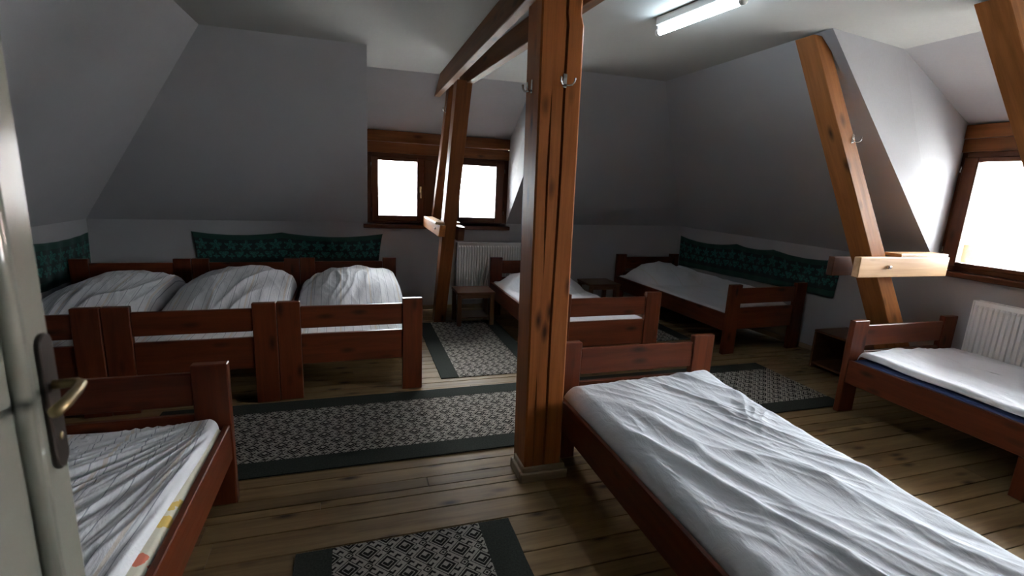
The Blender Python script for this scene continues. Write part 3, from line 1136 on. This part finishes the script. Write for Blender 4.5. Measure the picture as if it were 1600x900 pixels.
def pillow_bump(X, Y, cx, cy, ax, ay, h, p=2.4, foot=1.0):
    # soft heap: rounded towards the headboard, running out in a long slope towards the foot
    yy = np.where(Y < cy, (Y - cy) / (ay * foot), (Y - cy) / ay)
    d = (np.abs((X - cx) / ax) ** p + np.abs(yy) ** 2.2)
    return h * np.clip(1 - d, 0, 1) ** 1.05


def fn_flat(seed, amp=0.012, ang=0.5, lumps=0.010):
    def f(X, Y, w, S, T):
        z = amp * folds(X, Y, ang, 5.0, 4.0, seed, 0.8, 2.0)
        z += amp * 0.5 * folds(X, Y, ang + 0.5, 9.0, 3.0, seed + 7, 0.8, 2.0)
        z += lumps * gnoise(X * 2.2, Y * 2.2, seed + 3)
        edge = 0.006 * gnoise(X * 6, Y * 7, seed + 9)
        return (z - amp * 0.6) * (0.25 + 0.75 * w) + edge * (1 - w)
    return f


# --- the three beds pushed together at the back left
b1 = bed((-0.533, 3.595), 1.012, 2.04, 1.2, 'dark stained wooden bed at the right of the three pushed together')
b2 = bed((-1.530, 3.560), 0.995, 2.03, 1.2, 'dark stained wooden bed in the middle of the three pushed together')
b3 = bed((-2.520, 3.535), 0.985, 2.02, 1.2, 'dark stained wooden bed at the left of the three, in the far corner')
mattress(b1, 1.012, 2.04, 0.290, 0.440, M_matt, 'pale mattress on the right one of the three joined beds')
mattress(b2, 0.995, 2.03, 0.290, 0.440, M_matt, 'pale mattress on the middle one of the three joined beds')
mattress(b3, 0.985, 2.02, 0.290, 0.440, M_matt, 'pale mattress on the left one of the three joined beds')


def fn_pillow(seed, cx, cy, ax, ay, h, skew=0.0, amp=0.012, wallrise=0.0, Wd=1.0, foot=1.0):
    def f(X, Y, w, S, T):
        ux = X + skew * (Y - cy)
        z = pillow_bump(ux + 0.02 * gnoise(X * 4, Y * 4, seed), Y + 0.03 * gnoise(X * 3, Y * 3, seed + 2), cx, cy, ax, ay, h, foot=foot)
        m = sstep(0.0, 0.06, z)
        fo = folds(X, Y, -0.35, 5.5, 4.5, seed, 0.9, 2.2)
        fo2 = folds(X, Y, 0.25, 11.0, 4.0, seed + 5, 0.8, 2.0)
        z = z + amp * fo * (1.2 + 0.9 * m) + amp * 0.45 * fo2
        z += 0.012 * gnoise(X * 2.5, Y * 2.2, seed + 3)
        if wallrise:
            z += wallrise * sstep(Wd * 0.72, Wd, X) * sstep(0.1, 0.5, Y)
        return (z - amp * 0.8) * (0.3 + 0.7 * w)
    return f


sheet(b1, 1.012, 2.04, M_striped, 'white striped duvet heaped at the head of the right joined bed', fn_pillow(11, 0.58, 1.68, 0.60, 0.42, 0.225, 0.04, 0.012, foot=2.3), 'duvet', 0.455, cat='duvet')
sheet(b2, 0.995, 2.03, M_striped, 'white striped duvet heaped at the head of the middle joined bed', fn_pillow(23, 0.54, 1.64, 0.58, 0.42, 0.24, -0.10, 0.012, foot=2.6), 'duvet', 0.455, cat='duvet')
sheet(b3, 0.985, 2.02, M_striped, 'white striped duvet on the left joined bed in the corner', fn_pillow(31, 0.60, 1.58, 0.55, 0.46, 0.21, -0.05, 0.012, foot=2.0), 'duvet', 0.455, cat='duvet')

# --- middle bed by the back radiator
b4 = bed((1.565, 3.60), 1.03, 2.07, 0.0, 'reddish wooden bed behind the central post, its head at the back radiator')
mattress(b4, 1.03, 2.07, 0.290, 0.425, M_matt, 'grey striped mattress edge on the bed behind the central post')
sheet(b4, 1.03, 2.07, M_sheet, 'white sheet over a pillow on the bed behind the central post', fn_pillow(41, 0.52, 1.72, 0.50, 0.32, 0.17, 0.05, 0.008, foot=1.8), 'bed_sheet', 0.445)
# --- bed in the back right corner
b5 = bed((3.560, 3.825), 1.04, 2.14, 0.0, 'reddish wooden bed standing in the back right corner under the green hanging')
b5.rotation_euler = (0, 0, math.radians(2.3))
mattress(b5, 1.04, 2.14, 0.290, 0.425, M_matt, 'pale mattress on the corner bed under the green hanging')
sheet(b5, 1.04, 2.14, M_sheetB, 'off white sheet with a rounded pillow lump on the back right corner bed',
      fn_pillow(51, 0.50, 1.82, 0.50, 0.30, 0.205, 0.0, 0.009, 0.12, 1.04, foot=1.9), 'bed_sheet', 0.445)

# --- big foreground bed
b6 = bed((1.070, 0.40), 1.072, 2.06, -0.6, 'reddish wooden bed in the right foreground beside the central post')
mattress(b6, 1.072, 2.06, 0.290, 0.425, M_matt, 'mattress under the creased sheet of the right foreground bed', 0.075)


def creases(X, Y, ang, freq, stretch, seed, wdt=0.10):
    """narrow sharp creases along the zero lines of a stretched noise"""
    c, q = math.cos(ang), math.sin(ang)
    u = X * c + Y * q
    v = -X * q + Y * c
    u = u + 0.05 * gnoise(u * 3, v * 2.2, seed + 1)
    n = gnoise(u * freq, v * freq / stretch, seed)
    m = sstep(-0.05, 0.35, gnoise(X * 3.1, Y * 2.3, seed + 4))
    return np.exp(-(n / wdt) ** 2) * m


def fn_front(X, Y, w, S, T):
    # long folds fanning from the far left corner to the near right
    z = 0.017 * folds(X, Y, 0.40, 3.2, 6.0, 61, 1.4, 2.2)
    z += 0.008 * folds(X, Y, 0.28, 6.5, 7.0, 67, 1.1, 2.2)
    z += 0.004 * folds(X, Y, 0.52, 13.0, 6.0, 71, 1.0, 2.0)
    z += 0.0055 * creases(X, Y, 0.36, 4.5, 7.0, 77, 0.09)
    z -= 0.0050 * creases(X, Y, 0.46, 6.0, 6.0, 78, 0.08)
    z += 0.0035 * creases(X, Y, 0.20, 10.0, 5.0, 75, 0.12)
    z += 0.0030 * creases(X, Y, 0.75, 9.0, 3.0, 74, 0.12)
    patch = np.exp(-(((X - 0.86) / 0.14) ** 2 + ((Y - 1.42) / 0.22) ** 2))
    z += 0.013 * patch * folds(X, Y, -0.5, 9.0, 1.8, 79, 1.2, 1.8)
    z += 0.020 * gnoise(X * 1.7, Y * 1.5, 64)
    z += 0.035 * np.exp(-(((X - 0.93) / 0.16) ** 2 + ((Y - 1.95) / 0.16) ** 2))
    z += 0.014 * np.exp(-(((X - 0.25 - 0.22 * (1.6 - Y)) / 0.035) ** 2)) * sstep(0.3, 0.9, Y) * sstep(1.75, 1.3, Y)
    z += 0.018 * np.exp(-(((X - 0.12 - 0.30 * (1.35 - Y)) / 0.028) ** 2)) * sstep(0.0, 0.5, Y) * sstep(1.5, 1.0, Y)
    z -= 0.012
    edge = 0.006 * gnoise(Y * 5, X * 3, 65)
    dx = np.where(X < 0.5, -1, 1) * 0.004 * gnoise(Y * 6.0, X * 2, 66) * (1 - w)
    return dx, np.zeros_like(X), z * (0.25 + 0.75 * w) + edge * (1 - w)


sheet(b6, 1.072, 2.06, M_seam, 'long white creased sheet on the right foreground bed', fn_front, 'bed_sheet', 0.503, drop=0.055, ins=0.040, nx=260, ny=460, end_drop=0.06, R=0.085)

# --- bed by the right window
b7 = bed((3.515, 0.47), 1.125, 2.10, -0.6, 'reddish wooden bed along the right wall beneath the window radiator', midleg=1.0)
mattress(b7, 1.12, 2.10, 0.290, 0.436, M_blue, 'thin dark blue mattress on the bed along the right wall', 0.012)


def fn_b7(X, Y, w, S, T):
    z = 0.016 * folds(X, Y, 0.25, 3.0, 4.5, 81, 0.8, 1.5)
    z += 0.006 * folds(X, Y, -0.3, 7.0, 3.0, 83, 0.8, 1.6)
    z += 0.035 * np.exp(-(((X - 0.42) / 0.30) ** 2 + ((Y - 1.90) / 0.16) ** 2))
    z += 0.016 * gnoise(X * 2, Y * 2, 85)
    dx = np.where(X < 0.6, 1, 0) * (0.055 + 0.012 * gnoise(Y * 4, X, 86) + 0.03 * sstep(1.6, 2.0, Y))
    return dx, np.zeros_like(X), (z - 0.008) * (0.3 + 0.7 * w)


sheet(b7, 1.12, 2.10, M_sheet, 'white sheet rumpled on the blue mattress along the right wall', fn_b7, 'bed_sheet', 0.482, drop=0.018, ins=0.0, nx=140, ny=240, end_drop=0.02)

# --- bed in the left foreground
b8 = bed((-1.590, 0.395), 1.012, 2.06, 0.0, 'dark stained wooden bed in the left foreground next to the white door')
mattress(b8, 1.012, 2.06, 0.290, 0.430, M_floral, 'mattress in faded floral cloth on the left foreground bed', 0.025)


def fn_b8(X, Y, w, S, T):
    # folds radiate from the far right corner
    cx, cy = 1.02, 2.02
    an = np.arctan2(cy - Y, cx - X)
    rr = np.hypot(cx - X, cy - Y)
    n = gnoise(an * 9.0, rr * 1.1, 91) * 1.6
    z = 0.022 * (1 - np.abs(n)) ** 2.2 * sstep(0.03, 0.35, rr)
    n2 = gnoise(an * 18.0, rr * 1.6, 93) * 1.6
    z += 0.009 * (1 - np.abs(n2)) ** 2 * sstep(0.05, 0.5, rr)
    z += 0.035 * np.exp(-((rr - 0.05) / 0.16) ** 2)
    z += 0.014 * gnoise(X * 2, Y * 2, 95)
    dx = np.where(X > 0.5, -1, 0) * (0.035 + 0.035 * sstep(1.9, 0.9, Y))
    return dx, np.zeros_like(X), (z - 0.01) * (0.35 + 0.65 * w)


sheet(b8, 1.012, 2.06, M_striped, 'white sheet with thin dark stripes on the left foreground bed', fn_b8, 'bed_sheet', 0.455, drop=0.055, ins=0.015, nx=200, ny=320, end_drop=0.03)


# ------------------------------------------------------------------ rugs
def rug(x0, x1, y0, y1, rot, label, border_axis, bw=0.15, ends=True, z=0.001):
    """border_axis 'x': plain green bands along the two sides x=x0 and x=x1; 'y': along y0 and y1"""
    cx, cy = (x0 + x1) / 2, (y0 + y1) / 2
    r = empty('rug', (cx, cy, z), math.radians(rot))
    tag(r, label, 'rug')
    w, d = (x1 - x0) / 2, (y1 - y0) / 2
    th = 0.006

    def slab(nm, mat, a0, a1, c0, c1, zt):
        nx = max(2, int((a1 - a0) / 0.06)); ny = max(2, int((c1 - c0) / 0.06))
        xs = np.linspace(a0, a1, nx); yy = np.linspace(c0, c1, ny)
        Xg, Yg = np.meshgrid(xs, yy)
        jx = np.where((Xg == a0) & (abs(a0) >= w - 1e-6) | (Xg == a1) & (abs(a1) >= w - 1e-6), 0.004 * gnoise(Yg * 9, Xg, 5), 0)
        jy = np.where((Yg == c0) & (abs(c0) >= d - 1e-6) | (Yg == c1) & (abs(c1) >= d - 1e-6), 0.004 * gnoise(Xg * 9, Yg, 6), 0)
        Zg = zt + 0.0015 * (gnoise(Xg * 3 + cx, Yg * 3 + cy, 8) + 0.5)
        n = nx * ny
        top = np.stack([Xg + jx, Yg + jy, Zg], -1).reshape(-1, 3)
        bot = top.copy(); bot[:, 2] = 0
        V = np.concatenate([top, bot]).tolist()
        F = []
        for j in range(ny - 1):
            for i in range(nx - 1):
                k = j * nx + i
                F.append((k, k + 1, k + nx + 1, k + nx))
        edge = [i for i in range(nx)] + [j * nx + nx - 1 for j in range(1, ny)] + [(ny - 1) * nx + i for i in range(nx - 2, -1, -1)] + [j * nx for j in range(ny - 2, 0, -1)]
        for a, b in zip(edge, edge[1:] + edge[:1]):
            F.append((a, a + n, b + n, b))
        me = mesh('m', V, F, False)
        return link_mesh(nm, me, mat, r)
    if border_axis == 'x':
        slab('woven_field', M_rug, -w + bw, w - bw, -d, d, th)
        slab('border_band', M_green, -w, -w + bw, -d, d, th + 0.001)
        slab('border_band', M_green, w - bw, w, -d, d, th + 0.001)
    else:
        slab('woven_field', M_rug, -w, w, -d + bw, d - bw, th)
        slab('border_band', M_green, -w, w, -d, -d + bw, th + 0.001)
        slab('border_band', M_green, -w, w, d - bw, d, th + 0.001)
    # short fringe threads on the cut ends
    V, F = [], []
    rnd = random.Random(int(cx * 100))
    def thread(px, py, dx, dy):
        L = rnd.uniform(0.006, 0.020)
        k = rnd.uniform(-0.5, 0.5)
        ex, ey = px + dx * L - dy * k * L, py + dy * L + dx * k * L
        b = len(V)
        V.extend([(px - dy * 0.0012, py + dx * 0.0012, 0.002), (px + dy * 0.0012, py - dx * 0.0012, 0.002), (ex, ey, 0.001), (px, py, 0.0045)])
        F.extend([(b, b + 1, b + 3), (b + 1, b + 2, b + 3), (b + 2, b, b + 3)])
    if border_axis == 'x':
        for s in (-1, 1):
            for i in range(int((2 * w) / 0.006)):
                thread(-w + i * 0.006 + rnd.uniform(0, .003), s * d, 0, s)
    else:
        for s in (-1, 1):
            for i in range(int((2 * d) / 0.006)):
                thread(s * w, -d + i * 0.006 + rnd.uniform(0, .003), s, 0)
    f = link_mesh('fringe', mesh('m', V, F), M_trim, r)
    f['kind'] = 'stuff'
    return r


rug(-1.25, 3.72, 2.61, 3.545, 0.0, 'long diamond patterned runner crossing the room with dark green borders', 'y')
rug(0.655, 1.58, 3.755, 5.40, 0.0, 'diamond patterned rug between the joined beds and the bed behind the post', 'x')
rug(2.66, 3.575, 4.33, 5.02, 0.0, 'diamond patterned rug between the two back right beds, mostly hidden', 'x')
rug(-0.270, 0.685, 1.05, 1.972, 0.0, 'diamond patterned rug at the bottom edge in front of the runner', 'x')


# ------------------------------------------------------------------ wall hangings
def hanging(place, L, nails, htop, hbot, label, flare=0.06, sag=0.028, bow=0.02):
    """place(u, d, z): u along the wall in metres, d out of the wall. nails: u positions; htop(u) top height at nails; hbot(u)"""
    nu, nv = 120, 16
    V, UV, F = [], [], []
    us = np.linspace(0, 1, nu)
    for j in range(nv):
        v = j / (nv - 1)          # 0 bottom .. 1 top
        for i in range(nu):
            u = us[i] * L
            # scallop between nails
            k = 0
            while k < len(nails) - 2 and u > nails[k + 1]:
                k += 1
            a, b = nails[k], nails[k + 1]
            q = min(1, max(0, (u - a) / (b - a)))
            top = htop(u) - sag * (b - a) / 0.7 * (1 - (2 * q - 1) ** 2)
            bot = hbot(u)
            z = bot + (top - bot) * v
            # sides pull in below the corner nails
            e = (1 - v) ** 0.7
            uu = u + flare * e * (1 - min(1, u / 0.25)) - flare * e * (1 - min(1, (L - u) / 0.25))
            d = 0.012 + bow * (1 - v) * (0.5 + 0.5 * math.sin(u * 9.0)) + 0.004 * math.sin(u * 31 + v * 3)
            V.append(place(uu, d, z))
            UV.append((u, v * 0.42))
    for j in range(nv - 1):
        for i in range(nu - 1):
            k = j * nu + i
            F.append((k, k + 1, k + nu + 1, k + nu))
    me = mesh('wall_hanging', V, F, True)
    uvl = me.uv_layers.new(name='UVMap')
    for lp in me.loops:
        uvl.data[lp.index].uv = UV[lp.vertex_index]
    o = link_mesh('wall_hanging', me, M_tap)
    so = o.modifiers.new('thickness', 'SOLIDIFY')
    so.thickness = 0.003
    tag(o, label, 'wall hanging')
    return o


hanging(lambda u, d, z: (-1.685 + u, YB - d, z), 2.00, [0, 0.89, 2.0], lambda u: 0.955, lambda u: 0.56,
        'green leaf patterned wall hanging behind the heads of the joined beds')
hanging(lambda u, d, z: (XL + d, 6.00 - u, z), 1.9, [0, 0.95, 1.9], lambda u: 0.93, lambda u: 0.51,
        'green leaf patterned wall hanging on the left wall beside the door edge', sag=0.02)


def rw(u, d, z):
    y = 5.96 - u
    x = 4.51 + (YB - y) / (YB - yd0) * (RK - 4.51)
    return (x - d, y, z)


hanging(rw, 2.38, [0, 1.02, 1.56, 2.38], lambda u: 1.00 + 0.008 * u, lambda u: 0.575 + 0.02 * u,
        'long green leaf patterned wall hanging above the back right corner bed', flare=0.03, sag=0.035)

# ------------------------------------------------------------------ outside: pale neighbouring houses
M_ext = plain('pale_render', (0.80, 0.76, 0.72), 0.9)
M_tile = plain('faded_roof_tile', (0.62, 0.40, 0.34), 0.9, 0, 3.0, 0.1, 0.3)
M_yard = plain('pale_yard', (0.75, 0.74, 0.70), 0.95)
gr = poly_obj('ground', [[(-60, -60, -4), (60, -60, -4), (60, 60, -4), (-60, 60, -4)]], M_yard)


def house(cx, cy, w, d, z0, ze, zr, ridge, label, wins):
    r = empty('house', (cx, cy, z0))
    tag(r, label, 'house')
    he, hr = ze - z0, zr - z0
    o = 0.35
    if ridge == 'x':
        V = [(-w / 2, -d / 2, 0), (w / 2, -d / 2, 0), (w / 2, d / 2, 0), (-w / 2, d / 2, 0), (-w / 2, -d / 2, he), (w / 2, -d / 2, he), (w / 2, d / 2, he), (-w / 2, d / 2, he), (-w / 2, 0, hr), (w / 2, 0, hr)]
        F = [(0, 1, 5, 4), (1, 2, 6, 9, 5), (2, 3, 7, 6), (3, 0, 4, 8, 7), (0, 3, 2, 1)]
        link_mesh('house_walls', mesh('m', V, F), M_ext, r)
        for s in (-1, 1):
            p = [(-w / 2 - o, s * (d / 2 + o), he - 0.2), (w / 2 + o, s * (d / 2 + o), he - 0.2), (w / 2 + o, 0, hr + 0.05), (-w / 2 - o, 0, hr + 0.05)]
            V = p + [(a, b, c + 0.15) for a, b, c in p]
            link_mesh('roof_side', bevel_mesh(mesh('m', V, BOXF), 0), M_tile, r)
    else:
        V = [(-w / 2, -d / 2, 0), (w / 2, -d / 2, 0), (w / 2, d / 2, 0), (-w / 2, d / 2, 0), (-w / 2, -d / 2, he), (w / 2, -d / 2, he), (w / 2, d / 2, he), (-w / 2, d / 2, he), (0, -d / 2, hr), (0, d / 2, hr)]
        F = [(0, 1, 5, 8, 4), (1, 2, 6, 5), (2, 3, 7, 9, 6), (3, 0, 4, 7), (0, 3, 2, 1)]
        link_mesh('house_walls', mesh('m', V, F), M_ext, r)
        for s in (-1, 1):
            p = [(s * (w / 2 + o), -d / 2 - o, he - 0.2), (s * (w / 2 + o), d / 2 + o, he - 0.2), (0, d / 2 + o, hr + 0.05), (0, -d / 2 - o, hr + 0.05)]
            V = p + [(a, b, c + 0.15) for a, b, c in p]
            link_mesh('roof_side', bevel_mesh(mesh('m', V, BOXF), 0), M_tile, r)
    for (x, y, z, sx, sy) in wins:
        hw = abox('window', M_win, x - sx, x + sx, y - sy, y + sy, z - 0.6, z + 0.6, r, 0.0)
        abox('pane', M_glass, 0.05, 1.15, -max(sx, sy) * .8, max(sx, sy) * .8, -0.07, 0.07, hw, 0.0)
    return r


house(13.5, 32.0, 9, 9, -4, -0.2, 3.8, 'y', 'pale neighbouring house with red tiled gable seen through the back window',
      [(-2, -4.5, 2.5, 0.5, 0.05), (1.5, -4.5, 2.5, 0.5, 0.05)])
house(34.0, 14.0, 10, 22, -4, 1.0, 4.2, 'y', 'long pale building with tiled roof seen through the right window',
      [(-5.0, -3, 3.2, 0.05, 0.5), (-5.0, 2, 3.2, 0.05, 0.5)])
